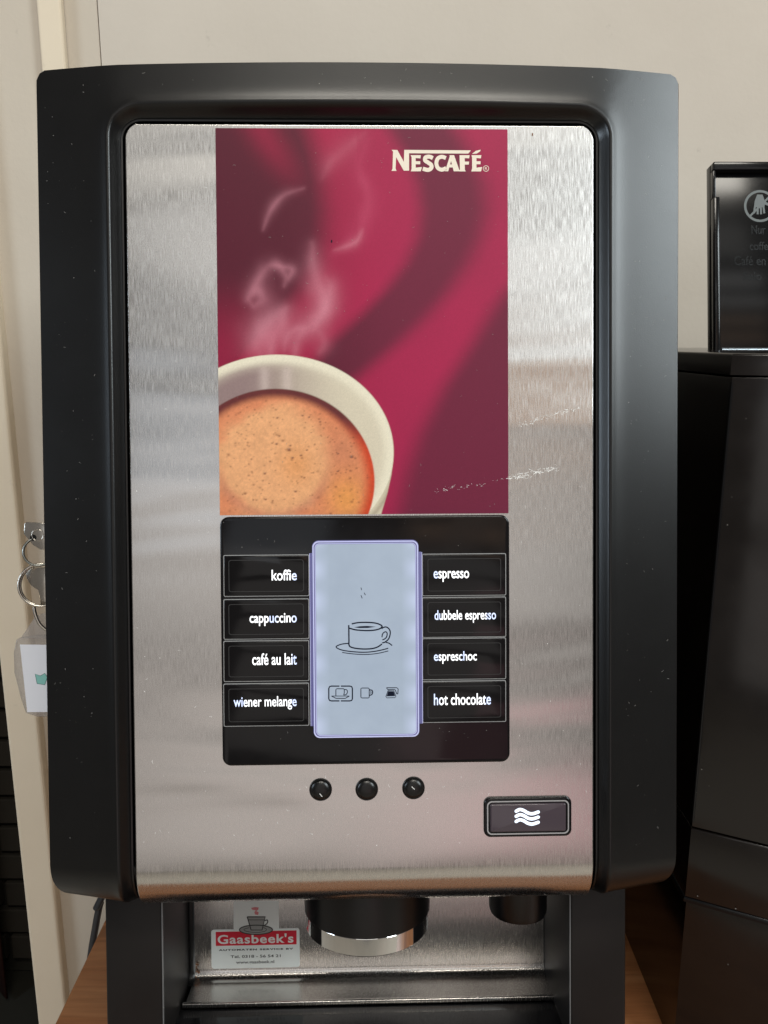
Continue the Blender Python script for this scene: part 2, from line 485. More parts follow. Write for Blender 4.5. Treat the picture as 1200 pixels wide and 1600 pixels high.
for z in (floor_z + 0.01, 1.1):
    rows.append([(x, by - 0.06 + 0.018 * math.sin((x + 1.6) * 60), z) for x in np.linspace(-1.6, V(14, 1300, by).x, 60)])
cb.grid(rows)
ctn = obj('curtain', cb.mesh(smooth=60), 'curtain_red')
so = ctn.modifiers.new('thickness', 'SOLIDIFY'); so.thickness = 0.004
ctn['label'] = 'dark reddish brown curtain hanging in the dark room beyond the doorway'; ctn['category'] = 'curtain'

# counter
cx0 = -0.494 * CAM_H
counter = thing('wooden_counter', (0.3, 0.6, floor_z), 'reddish brown wood grain counter top under both coffee machines', 'counter')
obj('counter_top', MB(1).box(cx0, 1.3, 0.20, WY - 0.004, -0.03, 0, 0.002).mesh(), 'wood', counter, I4)
obj('cabinet', MB(1).box(cx0 + 0.05, 1.25, 0.26, WY - 0.01, floor_z, -0.0305).mesh(), 'wood', counter, I4)

# ================================================================== COFFEE MACHINE
cm_loc = (F @ Vector((0, 0, 0))).to_tuple(); cm_loc = (cm_loc[0], 0.6, 0.0)
CMN = thing('coffee_machine', cm_loc, 'black and brushed steel hot drinks machine with red coffee poster and eight drink buttons', 'coffee machine')
def part(name, me, material, label=None): return obj(name, me, material, CMN, F, label)
def sub(name, me, material, parent, label=None): return obj(name, me, material, parent, None, label)

HU, VT, VB = 169.0, 230.0, -202.0
def bulge(u): return 7.0 * (1 - (u / HU) ** 2)
def slant(u): return 0.075 * max(0.0, abs(u) - 128.0)
def front_w(u): return bulge(u) + 0.6 - slant(u)

# --- black surround: an upside-down U swept from the panel gap outwards
#     profile rows: (t inner->outer in mm from gap edge, height rule)
PO = 45.0     # width of the posts
prof = [(0.0, -9.0, 0), (0.1, -3.0, 0), (0.7, -1.2, 0), (1.5, -1.0, 0), (1.9, -1.6, 0), (2.4, -1.2, 0),
        (4.4, -1.6, 1), (5.2, -0.5, 1), (5.9, 0.6, 1), (6.6, 1.25, 1), (7.4, 1.45, 1), (8.3, 1.32, 1), (9.5, 1.08, 1)]
path = []      # (inner point, outer point, phi) from bottom-left, over the top, to bottom-right
GI = 122.6     # half width of the opening
GT = 202.4
R_IN, R_OUT = 9.0, 5.0
v_low, r_low = -187.0, 22.0
def post(sign):
    out = []
    for i in range(13):
        ph = R(90) * (1 - i / 12)
        out.append((sign, v_low - r_low * math.sin(ph), ph))
    return out
def section(inner, outer, phi):
    (iu, iv), (ou, ov) = inner, outer
    L = math.hypot(ou - iu, ov - iv); du, dv = (ou - iu) / L, (ov - iv) / L
    row = []
    drop = r_low * (1 - math.cos(phi)) if phi else 0.0
    for t, h, rule in prof:
        u, v = iu + du * t, iv + dv * t
        row.append((u, v, (bulge(u) - slant(u) + h if rule else h) - drop))
    for q in (0.04, 0.09, 0.15, 0.22, 0.32, 0.5, 0.75, 0.88, 0.95):
        t = 9.5 + (L - 9.5) * q
        u, v = iu + du * t, iv + dv * t
        row.append((u, v, front_w(u) + 0.9 * math.exp(-(t - 7.6) / 3.0) - drop))
    for i in range(1, 8):                       # rounded outer edge
        a = R(90) * i / 7; rr = 5.0 if L > 30 else 3.0
        t = L - rr + rr * math.sin(a)
        u, v = iu + du * t, iv + dv * t
        row.append((u, v, front_w(u) - rr * (1 - math.cos(a)) - drop))
    u, v = ou, ov
    row.append((u - du * .6, v - dv * .6, -22.0 - drop * .3))
    row.append((u - du * 9, v - dv * 9, -34.0 - drop * .3))
    return row
rows = []
for s, v, ph in post(-1):
    o = HU - 11 * (1 - math.cos(ph))
    rows.append(section((-GI, v - (4 * math.sin(ph))), (-o, v), ph))
for v in np.linspace(v_low + 14, GT - R_IN - 8, 26): rows.append(section((-GI, v), (-HU, v), 0))
for i in range(13):
    a = R(180 - 90 * i / 12)
    inn = (-GI + R_IN + R_IN * math.cos(a), GT - R_IN + R_IN * math.sin(a))
    k_ = i / 12
    # outer corner: walk up the side, round the corner, walk along the top
    oc = (-HU + R_OUT, VT - R_OUT)
    if k_ < 0.4: out = (-HU, GT - R_IN + (oc[1] - GT + R_IN) * k_ / 0.4)
    elif k_ <= 0.6:
        aa = R(180 - 90 * (k_ - 0.4) / 0.2); out = (oc[0] + R_OUT * math.cos(aa), oc[1] + R_OUT * math.sin(aa))
    else: out = (oc[0] + (-GI + R_IN - oc[0]) * (k_ - 0.6) / 0.4, VT)
    rows.append(section(inn, out, 0))
left = rows
for u in np.linspace(-GI + R_IN + 6, 0, 14): left.append(section((u, GT), (u, VT), 0))
right = [[(-p[0], p[1], p[2]) for p in r] for r in reversed(left[:-1])]
frame_me = MB().grid(left + right).mesh(smooth=48)
frame = part('door_surround', frame_me, 'satin_black')

# studs on the right flank, end plates behind the surround
for yy in (373, 1134):
    vv = U(1062, yy, -12)[1]
    part('side_stud', MB().box(166.5, 169.6, vv - 2.6, vv + 2.6, -16, -9, 0.9).mesh(smooth=40), 'satin_black')

# --- steel front panel with rolled lower edge
PU, PT = 121.8, 201.3
RC = 8.0
prow = []
def hw(v):
    if v > PT - RC: return PU - RC + math.sqrt(max(0, RC * RC - (v - (PT - RC)) ** 2))
    return PU
def panel_row(v, w, half, edge=0.0):
    us = [(-half, -1.4), (-half + .12, -.4), (-half + .5, 0), (-half + .8, 0)]
    us += [(x, 0) for x in np.linspace(-half + 4, half - 4, 33)]
    us += [(half - .8, 0), (half - .5, 0), (half - .12, -.4), (half, -1.4)]
    return us
prow.append([(u, PT, -1.4) for u, ww in panel_row(0, 0, PU - RC)])
for i in range(0, 25):
    a = R(90 - 90 * (i / 24) ** 1.6 * 0.995 - 3.0 * (1 - i / 24))
    v = PT - RC + RC * math.sin(a); half = PU - RC + RC * math.cos(a)
    d_ = PT - v
    prow.append([(u, v, max(-1.4, ww - (0.5 * max(0, 1 - d_ / .6) ** 2))) for u, ww in panel_row(v, 0, half)])
for v in np.linspace(PT - RC - 8, -189, 24): prow.append([(u, v, ww) for u, ww in panel_row(v, 0, PU)])
RB = 28.0
for i in range(1, 19):
    a = R(112) * i / 18
    cu_ = [(u, -189 - (RB + ww) * math.sin(a), -RB + (RB + ww) * math.cos(a)) for u, ww in panel_row(0, 0, PU)]
    prow.append(cu_)
panel = part('front_panel', MB().grid(prow).mesh(smooth=50), 'brushed_steel')
# dark gap behind the panel edge
part('gap_seal', MB().ring(rrect(-131, 131, -190, 206, 10), rrect(-118, 118, -186, 196, 8), -9.5, -6.0).mesh(), 'seal_black')

# --- poster
s0, s1, sb, stp = -75.2, 76.4, -1.2, 199.0
NX, NY = 380, 500
gx = np.linspace(0, 1, NX); gy = np.linspace(0, 1, NY)
TX, TY = np.meshgrid(42 + gx * 1095, 45 + gy * 1455)
def sstep(x, a, b):
    t = np.clip((x - a) / (b - a), 0, 1); return t * t * (3 - 2 * t)
rs = np.random.RandomState(3)
def vnoise(n, sx, sy, seed):
    r_ = np.random.RandomState(seed); g = r_.rand(n + 2, n + 2)
    x = (TX / sx) % n; y = (TY / sy) % n
    xi, yi = x.astype(int), y.astype(int); fx, fy = x - xi, y - yi
    fx = fx * fx * (3 - 2 * fx); fy = fy * fy * (3 - 2 * fy)
    return (g[yi, xi] * (1 - fx) + g[yi, xi + 1] * fx) * (1 - fy) + (g[yi + 1, xi] * (1 - fx) + g[yi + 1, xi + 1] * fx) * fy
KY = [45, 150, 250, 350, 450, 550, 650, 750, 850, 950, 1050, 1200, 1350, 1500]
bL = np.interp(TY, KY, [385, 420, 440, 452, 446, 420, 360, 270, 150, 60, 0, 0, 0, 0])
bA = np.interp(TY, KY, [690, 752, 795, 808, 795, 750, 672, 572, 460, 380, 300, 300, 300, 300])
bC = np.interp(TY, KY, [945, 1010, 1050, 1060, 1035, 985, 920, 830, 725, 605, 480, 320, 320, 320])
bD = np.interp(TY, [45, 560, 640, 700, 850, 1020, 1200, 1350, 1500], [1400, 1215, 1140, 1092, 1000, 888, 800, 748, 715])
soft = 70
band = sstep(TX, bL - soft, bL + soft) - sstep(TX, bA - 52, bA + 52) + sstep(TX, bC - soft, bC + soft) - sstep(TX, bD - 62, bD + 62)
low = sstep(TY, 560, 900) * (1 - sstep(TX, 60, 460)) * .62
top_l = np.exp(-((TX - (215 + (TY - 45) * .55)) / 70) ** 2) * (1 - sstep(TY, 90, 330)) * .6
band = np.clip(np.maximum(np.maximum(band, low), top_l), 0, 1)
band *= 0.86 + .28 * (vnoise(12, 160, 240, 5) - .5)
band = np.clip(band, 0, 1)
L3 = lambda c: np.array(lin(c))[None, None, :]
# printed inks: maroon to crimson, with window glare painted in towards the right
glare = sstep(TX, 250, 800)[..., None]
dark = L3((86, 12, 38)) * (1 - glare) + L3((112, 26, 56)) * glare; brt = L3((168, 18, 66)) * (1 - glare) + L3((172, 28, 76)) * glare
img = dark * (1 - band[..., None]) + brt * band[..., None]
def over(a, c):
    global img
    a = np.clip(a, 0, 1)[..., None]; img = img * (1 - a) + c * a
def ribbon(pts, width, alpha, c=(218, 142, 158), tip=.35, steps=60):
    """soft printed steam"""
    P = np.array(spline(pts, per=12)); n = len(P)
    for ws, as_ in ((2.5, .38), (1.35, .52), (.7, .30)):
        m_ = np.zeros_like(TX)
        for i, (x, y) in enumerate(P):
            f = i / (n - 1); e_ = math.sin(math.pi * min(1, max(0, f * .9 + .05)))
            w_ = width * ws * (tip + (1 - tip) * e_)
            m_ = np.maximum(m_, np.exp(-(((TX - x) ** 2 + (TY - y) ** 2) / (w_ * w_))) * (.25 + .75 * e_))
        over(m_ * alpha * as_ * (0.7 + .6 * (vnoise(15, 38, 60, 9 + int(width)) - .2)), L3(c))
ribbon([(200, 900), (188, 850), (215, 790), (262, 748), (300, 715)], 30, .70)
ribbon([(235, 900), (255, 830), (280, 770), (298, 720)], 22, .55)
ribbon([(330, 890), (345, 830), (385, 785), (432, 735), (440, 680), (418, 620), (405, 550), (398, 475)], 27, .66)
ribbon([(400, 800), (445, 720), (465, 640), (450, 600)], 16, .35)
ribbon([(385, 790), (330, 800), (300, 830), (290, 880)], 14, .30)
ribbon([(175, 712), (158, 675), (180, 640), (205, 600), (235, 560), (275, 560), (300, 600), (292, 635)], 15, .42)
ribbon([(150, 690), (190, 650), (215, 680), (180, 712)], 20, .42)
ribbon([(270, 560), (320, 570), (310, 610)], 11, .4)
ribbon([(215, 425), (245, 350), (295, 295), (370, 268)], 10, .42)
ribbon([(440, 230), (480, 160), (540, 110), (600, 60)], 22, .22)
ribbon([(470, 515), (545, 470), (590, 400), (610, 300), (580, 190), (610, 90)], 22, .26, (210, 90, 122))
ribbon([(480, 500), (560, 470), (590, 420)], 9, .36)
ribbon([(420, 890), (440, 850), (420, 800)], 18, .25)
# cup
def ell(cx, cy, a, b): return np.sqrt(((TX - cx) / a) ** 2 + ((TY - cy) / b) ** 2)
edge_out = np.interp(TY, [1230, 1300, 1350, 1420, 1500], [700, 698, 692, 676, 652])
wallm = (TX < edge_out) & (TY > 1260)
e_rim = ell(262, 1262, 438, 369)
body = sstep(-(TX - edge_out), -2, 3) * (TY > 1262)
body_col = L3((226, 214, 186)) * (1 - .16 * sstep(TX, 560, 690))[..., None]
over(body, body_col)
over(body * np.exp(-((e_rim - 1.045) / .022) ** 2) * .5, L3((150, 130, 112)))
over(sstep(-e_rim, -1.006, -.996), L3((238, 229, 205)))
in_c = ell(259, 1268, 418, 352)
shade = 1 - sstep(TX, 120, 560) * .9
wallc = L3((150, 126, 124)) * shade[..., None] + L3((224, 213, 188)) * (1 - shade)[..., None]
depth = sstep(e_rim, .80, .99)[..., None]
wallc = wallc * (1 - depth * .6) + L3((226, 216, 192)) * depth * .6
over(sstep(-in_c, -1.03, -.93), wallc)
for px_ in (215, 300): over(np.exp(-((TX - px_) / 20) ** 2) * sstep(TY, 920, 960) * (1 - sstep(TY, 1010, 1060)) * .42, L3((226, 206, 198)))
e_c = ell(256, 1374, 372, 353)
cm = sstep(-e_c, -1.008, -.990)
ang = np.arctan2(TY - 1374, TX - 256)
nz = vnoise(20, 60, 60, 21); nz2 = vnoise(40, 22, 22, 22); nz3 = vnoise(60, 8, 8, 23)
coffee = L3((222, 138, 96)) * np.ones_like(TX)[..., None]
t = sstep(-ell(250, 1300, 250, 235) + (nz - .5) * .25, -1.05, -.70)[..., None]
coffee = coffee * (1 - t) + L3((236, 172, 122)) * t
t = np.exp(-(((TX - 330) / 60) ** 2 + ((TY - 1310) / 70) ** 2))[..., None] * .5
coffee = coffee * (1 - t) + L3((228, 150, 84)) * t
t = (np.exp(-(((TX - 520) / 70) ** 2 + ((TY - 1440) / 90) ** 2)) * .75)[..., None]
coffee = coffee * (1 - t) + L3((236, 160, 80)) * t
t = (np.exp(-((ell(245, 1310, 205, 190) - 1) / .10) ** 2) * sstep(TY, 1260, 1420) * .45)[..., None]
coffee = coffee * (1 - t) + L3((190, 120, 96)) * t
t = (np.exp(-(((TX - 500) / 60) ** 2 + ((TY - 1260) / 80) ** 2)) * .4)[..., None]
coffee = coffee * (1 - t) + L3((186, 122, 92)) * t
t = (sstep(e_c, .84, .99) * sstep(TX, 380, 560) * .95)[..., None]
coffee = coffee * (1 - t) + L3((206, 62, 26)) * t
t = (sstep(e_c, .86, .965) * (1 - sstep(TY, 1120, 1270)))[..., None]
coffee = coffee * (1 - t) + L3((104, 44, 44)) * t
coffee *= (1 + .10 * (nz2 - .5) + .16 * (nz3 - .5))[..., None]
over(cm, coffee)
for i in range(330):
    a_ = rs.rand() * 2 * math.pi; q = math.sqrt(rs.rand()) * .93
    bx_, by_ = 256 + 372 * q * math.cos(a_), 1374 + 353 * q * math.sin(a_)
    if by_ > 1500 or bx_ < 45: continue
    rr = 2.0 + rs.rand() ** 3 * 2.5
    over(np.exp(-(((TX - bx_) / (rr * 1.3)) ** 2 + ((TY - by_) / rr) ** 2)) * cm * (.35 + .4 * rs.rand()), L3((110, 58, 40)))
for bx_, by_, rr in [(305, 1252, 8), (258, 1230, 5), (310, 1237, 4), (350, 1274, 5), (372, 1254, 4), (318, 1283, 5), (213, 1342, 5), (541, 1280, 7), (382, 1129, 4), (423, 1147, 4), (328, 1411, 5), (488, 1335, 4), (490, 1268, 4), (215, 1441, 4), (262, 1131, 4), (357, 1123, 4)]:
    over(np.exp(-(((TX - bx_) / rr) ** 2 + ((TY - by_) / (rr * .8)) ** 4)) * .85, L3((98, 48, 36)))
    over(np.exp(-(((TX - bx_ + 1) / (rr * .5)) ** 2 + ((TY - by_ + rr * .5) / (rr * .4)) ** 2)) * .5, L3((220, 170, 140)))
img *= (1 + .13 * (rs.rand(NY, NX, 1) - .5))
img = np.clip(img * .86, 0, 1)

gu = s0 + gx * (s1 - s0); gv = stp - gy * (stp - sb)
GUu, GVv = np.meshgrid(gu, gv)
co = np.stack([GUu, GVv, np.full_like(GUu, 0.28)], -1).reshape(-1, 3) * MM
idx = np.arange(NX * NY).reshape(NY, NX)
quads = np.stack([idx[1:, :-1], idx[1:, 1:], idx[:-1, 1:], idx[:-1, :-1]], -1).reshape(-1, 4)
pm = bpy.data.meshes.new('poster')
pm.vertices.add(len(co)); pm.vertices.foreach_set('co', co.ravel())
pm.loops.add(quads.size); pm.loops.foreach_set('vertex_index', quads.ravel())
pm.polygons.add(len(quads)); pm.polygons.foreach_set('loop_start', np.arange(0, quads.size, 4)); 
pm.update(calc_edges=True)
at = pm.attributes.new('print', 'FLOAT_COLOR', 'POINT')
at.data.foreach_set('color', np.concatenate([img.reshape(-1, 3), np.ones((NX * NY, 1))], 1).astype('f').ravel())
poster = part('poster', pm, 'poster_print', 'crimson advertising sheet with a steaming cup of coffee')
obj('sheet_edge', MB().slab(rrect(s0, s1, sb, stp, 0.6, 3), -0.02, 0.24).mesh(), 'poster_print', poster)

# lettering on the poster (zoomed measurements: 6 per photo pixel)
def LZ(p): return U(590 + p[0] / 6, 210 + p[1] / 6, 0.3)
lg = MB()
def lpoly(pts, w): lg.poly([LZ(p) for p in pts], w)
lpoly([(130, 145), (185, 146), (246, 258), (250, 145), (875, 150), (850, 180), (295, 177), (295, 340), (245, 340), (174, 214), (168, 318), (178, 342), (130, 342), (140, 320), (145, 160)], .33)
lpoly([(310, 195), (405, 195), (402, 225), (357, 222), (357, 252), (400, 252), (400, 280), (357, 280), (357, 312), (415, 306), (405, 346), (312, 346), (319, 322), (319, 215)], .33)
lg.stroke([LZ(p) for p in [(518, 222), (485, 209), (450, 216), (446, 244), (474, 264), (502, 286), (503, 316), (472, 333), (424, 322)]], 37 / 6 * .336, .33)
lg.stroke([LZ(p) for p in [(640, 222), (602, 210), (565, 226), (551, 270), (565, 314), (602, 331), (643, 316)]], 36 / 6 * .336, .33)
lpoly([(680, 195), (704, 195), (662, 346), (632, 346)], .33)
lpoly([(674, 195), (717, 195), (770, 346), (714, 346)], .335)
lpoly([(666, 282), (706, 282), (712, 310), (660, 310)], .34)
lpoly([(768, 195), (862, 195), (858, 225), (817, 222), (817, 255), (858, 255), (855, 283), (817, 283), (818, 330), (826, 347), (764, 347), (772, 325)], .33)
lpoly([(880, 195), (973, 195), (968, 225), (927, 222), (927, 252), (965, 252), (965, 280), (927, 280), (927, 312), (980, 306), (970, 347), (878, 347), (886, 320), (886, 215)], .33)
lpoly([(885, 183), (920, 155), (966, 143), (958, 162), (930, 180)], .33)
cc = LZ((1016, 320)); lg.stroke([(cc[0] + 1.45 * math.cos(a), cc[1] + 1.45 * math.sin(a)) for a in np.linspace(0, 2 * math.pi, 28)[:-1]], .28, .33, False, closed=True)
sub('lettering', lg.mesh(fix=False), 'cream_print', poster, 'cream serif brand lettering under a long bar')
sub('registered_mark', text_mesh('R', cc[0] - .6, cc[0] + .7, cc[1] - .75, cc[1] + .75, .33), 'cream_print', poster)

# --- control panel
c0, c1, cbm, ctp = -75.0, 76.5, -132.9, -2.0
CW = 2.6
control = part('control_panel', MB().slab(rrect(c0, c1, cbm, ctp, 4.6, 8), -0.2, CW, 1.1, 4).mesh(smooth=35), 'gloss_black')
lx0, lx1 = 350, 482; rx0, rx1 = 661, 790
yl = [(868, 931), (937, 998), (1002, 1064), (1069, 1134)]
yr = [(866, 930), (934, 995), (998, 1061), (1065, 1128)]
tl = [('koffie', 424.4, 890, 463.6, 907), ('cappuccino', 390, 958, 463.6, 978), ('café au lait', 394, 1020.5, 463.6, 1039), ('wiener melange', 365, 1088, 463.4, 1109)]
tr = [('espresso', 677.5, 892, 733, 909), ('dubbele espresso', 679, 953, 775, 973), ('espreschoc', 678, 1017.5, 745, 1037), ('hot chocolate', 678, 1083.5, 767, 1101.5)]
BW = CW + 1.5
GLOW = {'koffie': [(.82, 1)], 'cappuccino': [(.42, .6), (.9, 1)], 'café au lait': [(.9, 1)], 'wiener melange': [(0, .17), (.93, 1)],
        'espresso': [(0, .13)], 'dubbele espresso': [(0, .09), (.84, 1)], 'espreschoc': [(0, .12), (.62, .73)], 'hot chocolate': [(0, .1), (.9, 1)]}
for side, ys, ts, xa, xb in ((0, yl, tl, lx0, lx1), (1, yr, tr, rx0, rx1)):
    for (ya, yb), (word, tx0, ty0, tx1, ty1) in zip(ys, ts):
        a, b, lo, hi = prect(xa, ya, xb, yb, BW)
        o = obj('drink_button', MB().slab(rrect(a, b, lo, hi, .5, 2), CW + .01, BW, .55, 3).mesh(smooth=30), 'gloss_black', control, label='black push button lettered ' + word)
        # clear cap edges: a thin pale frame along the rim
        e = MB()
        e.ring(rrect(a - .35, b + .35, lo - .35, hi + .35, .7, 2), rrect(a + .02, b - .02, lo + .02, hi - .02, .5, 2), CW + .01, BW - .5)
        me = e.mesh()
        obj('cap_edge', me, 'clear_edge', control)
        sh = MB().ring(rrect(a + 2.4, b - 2.4, lo + 2.2, hi - 2.2, 1.2, 4), rrect(a + 2.75, b - 2.75, lo + 2.5, hi - 2.5, 1.0, 4), BW - .02, BW + .10)
        obj('cap_ridge', sh.mesh(), 'ridge_grey', control)
        # the first or last letters glow bluer
        me = ptext(word, tx0, ty0, tx1, ty1, BW + .06, bold=.012)
        ga = me.attributes.new('glow', 'FLOAT', 'POINT'); u0_, u1_, _, _ = prect(tx0, ty0, tx1, ty1, BW + .06)
        tt = np.array([(v_.co.x / MM - u0_) / (u1_ - u0_) for v_ in me.vertices])
        gl = np.zeros(len(tt))
        for g0, g1 in GLOW[word]: gl = np.maximum(gl, ((tt >= g0 - .005) & (tt <= g1 + .005)) * 1.0)
        ga.data.foreach_set('value', gl.astype('f'))
        obj('button_lettering', me, 'button_light', control)

# lit rails between buttons and display
for xa, xb, ya, yb in ((485, 491.5, 864, 1134), (653, 659.5, 862, 1130)):
    a, b, lo, hi = prect(xa, ya, xb, yb, CW)
    part_ = obj('light_rail', MB().slab(rrect(a, b, lo, hi, .4, 2), CW + .01, CW + 1.0, .3, 2).mesh(smooth=30), 'lit_rail', control)
    for q in (0, 1):
        x_ = a if q == 0 else b
        obj('rail_edge', MB().box(x_ - .14, x_ + .14, lo + .2, hi - .2, CW + .9, CW + 1.12).mesh(), 'lit_edge', control)
# display
a, b, lo, hi = prect(488.5, 844, 655, 1152.5, CW + 2)
DW = CW + 2.6
lens = obj('display_bezel', MB().slab(rrect(a, b, lo, hi, 3.4, 8), CW + .01, DW, 1.3, 5).mesh(smooth=30), 'lit_rail', control)
obj('bezel_edge', MB().ring(rrect(a + .35, b - .35, lo + .35, hi - .35, 3.1, 8), rrect(a + .95, b - .95, lo + .95, hi - .95, 2.6, 8), DW - .9, DW + .10).mesh(smooth=30), 'lit_edge', control)
obj('bezel_edge', MB().ring(rrect(a + 1.5, b - 1.5, lo + 1.5, hi - 1.5, 2.4, 8), rrect(a + 1.8, b - 1.8, lo + 1.8, hi - 1.8, 2.2, 8), DW - .2, DW + .22).mesh(smooth=30), 'lit_edge', control)
a, b, lo, hi = a + 1.95, b - 1.95, lo + 1.95, hi - 1.95
pts = rrect(a, b, lo, hi, 2.0, 6)
sme = MB().poly(pts, DW + .05).mesh()
uvl = sme.uv_layers.new(name='UVMap')
for lp in sme.loops:
    p = sme.vertices[lp.vertex_index].co
    uvl.data[lp.index].uv = ((p.x / MM - a) / (b - a), (p.y / MM - lo) / (hi - lo))
screen = obj('screen', sme, 'screen', control, label='pale blue lit display with a cup and saucer drawing')
# drawings on the screen (measurements: zoomed 6.316 per photo pixel, origin 480,940)
SW = DW + .12
def SZ(p): return U(480 + p[0] / 6.316, 940 + p[1] / 6.316, SW)
def sst(mb, pts, wd, **kw): mb.stroke([SZ(p) for p in pts], wd * 1.35 / 6.316 * .333, SW, **kw)
ic = MB()
sst(ic, [(440, 220), (500, 208), (580, 205), (660, 210), (715, 225), (738, 245), (715, 268), (660, 282), (580, 286), (480, 279), (415, 262)], 10)
sst(ic, [(410, 232), (411, 300), (412, 380), (414, 432), (440, 452), (500, 464), (580, 468), (650, 462), (700, 445), (738, 418)], 10)
sst(ic, [(740, 240), (738, 270)], 9, smooth=False)
sst(ic, [(738, 262), (775, 250), (808, 270), (820, 310), (805, 365), (770, 398), (740, 408)], 9)
sst(ic, [(738, 352), (745, 318), (770, 298), (788, 310), (785, 345), (765, 368), (742, 378)], 8)
sst(ic, [(405, 412), (340, 420), (290, 440), (295, 458), (350, 480), (450, 494), (560, 500), (660, 492), (750, 474), (800, 460)], 8)
sst(ic, [(345, 502), (450, 516), (570, 522), (690, 512), (800, 487)], 6)
sst(ic, [(775, 402), (810, 412), (838, 434)], 8)
ic.poly([SZ(p) for p in [(462, 254), (520, 243), (590, 240), (680, 248), (600, 260), (520, 261)]], SW)
obj('cup_drawing', ic.mesh(fix=False), 'ink', control)
i2 = MB()
for sgn in (0, 1):
    pts = [(318, 834), (240, 834), (222, 838), (213, 856), (213, 960), (222, 976), (240, 980), (318, 980)] if not sgn else [(332, 834), (420, 834), (438, 838), (446, 856), (446, 960), (438, 976), (420, 980), (332, 980)]
    sst(i2, pts, 9, smooth=False)
sst(i2, [(283, 928), (283, 868), (292, 860), (360, 860), (366, 868), (366, 900), (360, 925)], 6, smooth=False)
sst(i2, [(364, 868), (388, 870), (397, 892), (385, 916), (362, 922)], 6)
sst(i2, [(240, 932), (285, 955), (375, 955), (416, 932)], 6, smooth=False)
sst(i2, [(240, 932), (416, 932)], 5, smooth=False)
obj('saucer_icon', i2.mesh(fix=False), 'ink', control)
i3 = MB()
sst(i3, [(530, 858), (540, 853), (604, 853), (612, 860), (612, 945), (604, 951), (540, 951), (530, 944)], 6, smooth=False, closed=True)
sst(i3, [(612, 872), (638, 875), (646, 895), (636, 918), (612, 925)], 8); sst(i3, [(625, 885), (630, 897), (624, 908)], 5)
obj('mug_icon', i3.mesh(fix=False), 'ink', control)
i4 = MB()
i4.poly([SZ(p) for p in [(800, 885), (852, 885), (868, 932), (784, 935)]], SW)
sst(i4, [(798, 878), (776, 938), (786, 950), (866, 948), (876, 936), (854, 878), (798, 878)], 5, smooth=False)
sst(i4, [(782, 850), (795, 868), (855, 866), (868, 872), (885, 912)], 6, smooth=False); sst(i4, [(782, 850), (885, 850), (898, 862), (894, 912), (884, 912)], 6, smooth=False)
obj('jug_icon', i4.mesh(fix=False), 'ink', control)
i5 = MB()
for p, q in (((564, 918), (565, 922)), ((569, 926), (571, 930)), ((564, 930), (566, 935))):
    i5.stroke([U(*p, SW), U(*q, SW)], .35, SW, False)
obj('screen_speck', i5.mesh(fix=False), 'ink', control)

# --- three round keys
for x, y, rot in ((501, 1233.5, 50), (573, 1233, None), (646, 1231, 55)):
    u, v = U(x, y, 0)
    o = part('round_key', MB().lathe([(6.0, -.1), (6.0, .45), (5.75, .7), (5.35, .6), (5.2, .35), (4.95, .35), (4.9, 1.2), (4.3, 1.75), (3.0, 2.15), (1.4, 2.33), (0.01, 2.36)], (u, v)).mesh(smooth=40), 'satin_black')
    if rot:
        d = (math.cos(R(-rot if x < 550 else -45)), math.sin(R(-rot if x < 550 else -45)))
        c_ = (u + .3, v - 2.2) if x < 550 else (u - .3, v + .8)
        sub('key_mark', MB().stroke([(c_[0] - d[0] * 1.1, c_[1] - d[1] * 1.1), (c_[0] + d[0] * 1.1, c_[1] + d[1] * 1.1)], .3, 2.42, False).mesh(fix=False), 'scratch', o)

# --- hot water button
a, b, lo, hi = prect(756, 1245.5, 893, 1307, 1)
ho = part('hot_water_button', MB().slab(rrect(a, b, lo, hi, 3.6, 8), -.1, 1.6, .8, 3).mesh(smooth=30), 'gloss_black')
hr = MB().ring(rrect(a + 1.6, b - 1.6, lo + 1.6, hi - 1.6, 2.6, 8), rrect(a + 2.2, b - 2.2, lo + 2.2, hi - 2.2, 2.2, 8), 1.5, 1.95)
sub('button_rim', hr.mesh(smooth=30), 'clear_edge', ho)
sub('button_window', MB().slab(rrect(a + 3.2, b - 3.2, lo + 3.0, hi - 3.0, 1.0, 4), 1.5, 2.6, 1.0, 4).mesh(smooth=25), 'mauve_window', ho)
wv = MB()
for q in range(3):
    y = 1267.5 + q * 8
    wv.stroke([U(x, yy, 2.65) for x, yy in ((806.5, y), (812, y - 2.6), (818, y - 1.2), (825, y + 2.8), (832, y + 4), (841, y + 1.2))], 1.75, 2.68)
    for x, yy in ((806.5, y), (841, y + 1.2)):
        uu, vv = U(x, yy, 2.65); wv.poly([(uu + .87 * math.cos(t_), vv + .87 * math.sin(t_)) for t_ in np.linspace(0, 2 * math.pi, 13)[:-1]], 2.69 + q * .002)
sub('steam_symbol', wv.mesh(fix=False), 'white_light', ho, 'white glowing symbol of three waves')

# --- cup niche below the door
W1, W2 = -40.0, -110.0
lo_v = -335
uo_l = U(165, 1500, W1)[0]; ui_l = U(254, 1500, W1)[0]; ui_r = U(891, 1500, W1)[0]; uo_r = U(978, 1500, W1)[0]
part('column', MB().box(uo_l, ui_l, lo_v, -196, W2 - 4, W1, 1.6).mesh(smooth=40), 'column_black')
part('column', MB().box(ui_r, uo_r, lo_v, -196, W2 - 4, W1, 1.6).mesh(smooth=40), 'column_black')
# thin grey strips standing in for the bevel highlight on the column edges
for x_ in (ui_l, ui_r):
    part('edge_highlight', MB().box(x_ - .35, x_ + .35, lo_v, -197, W1 - 1.2, W1 + .25, .2).mesh(), 'highlight_grey')
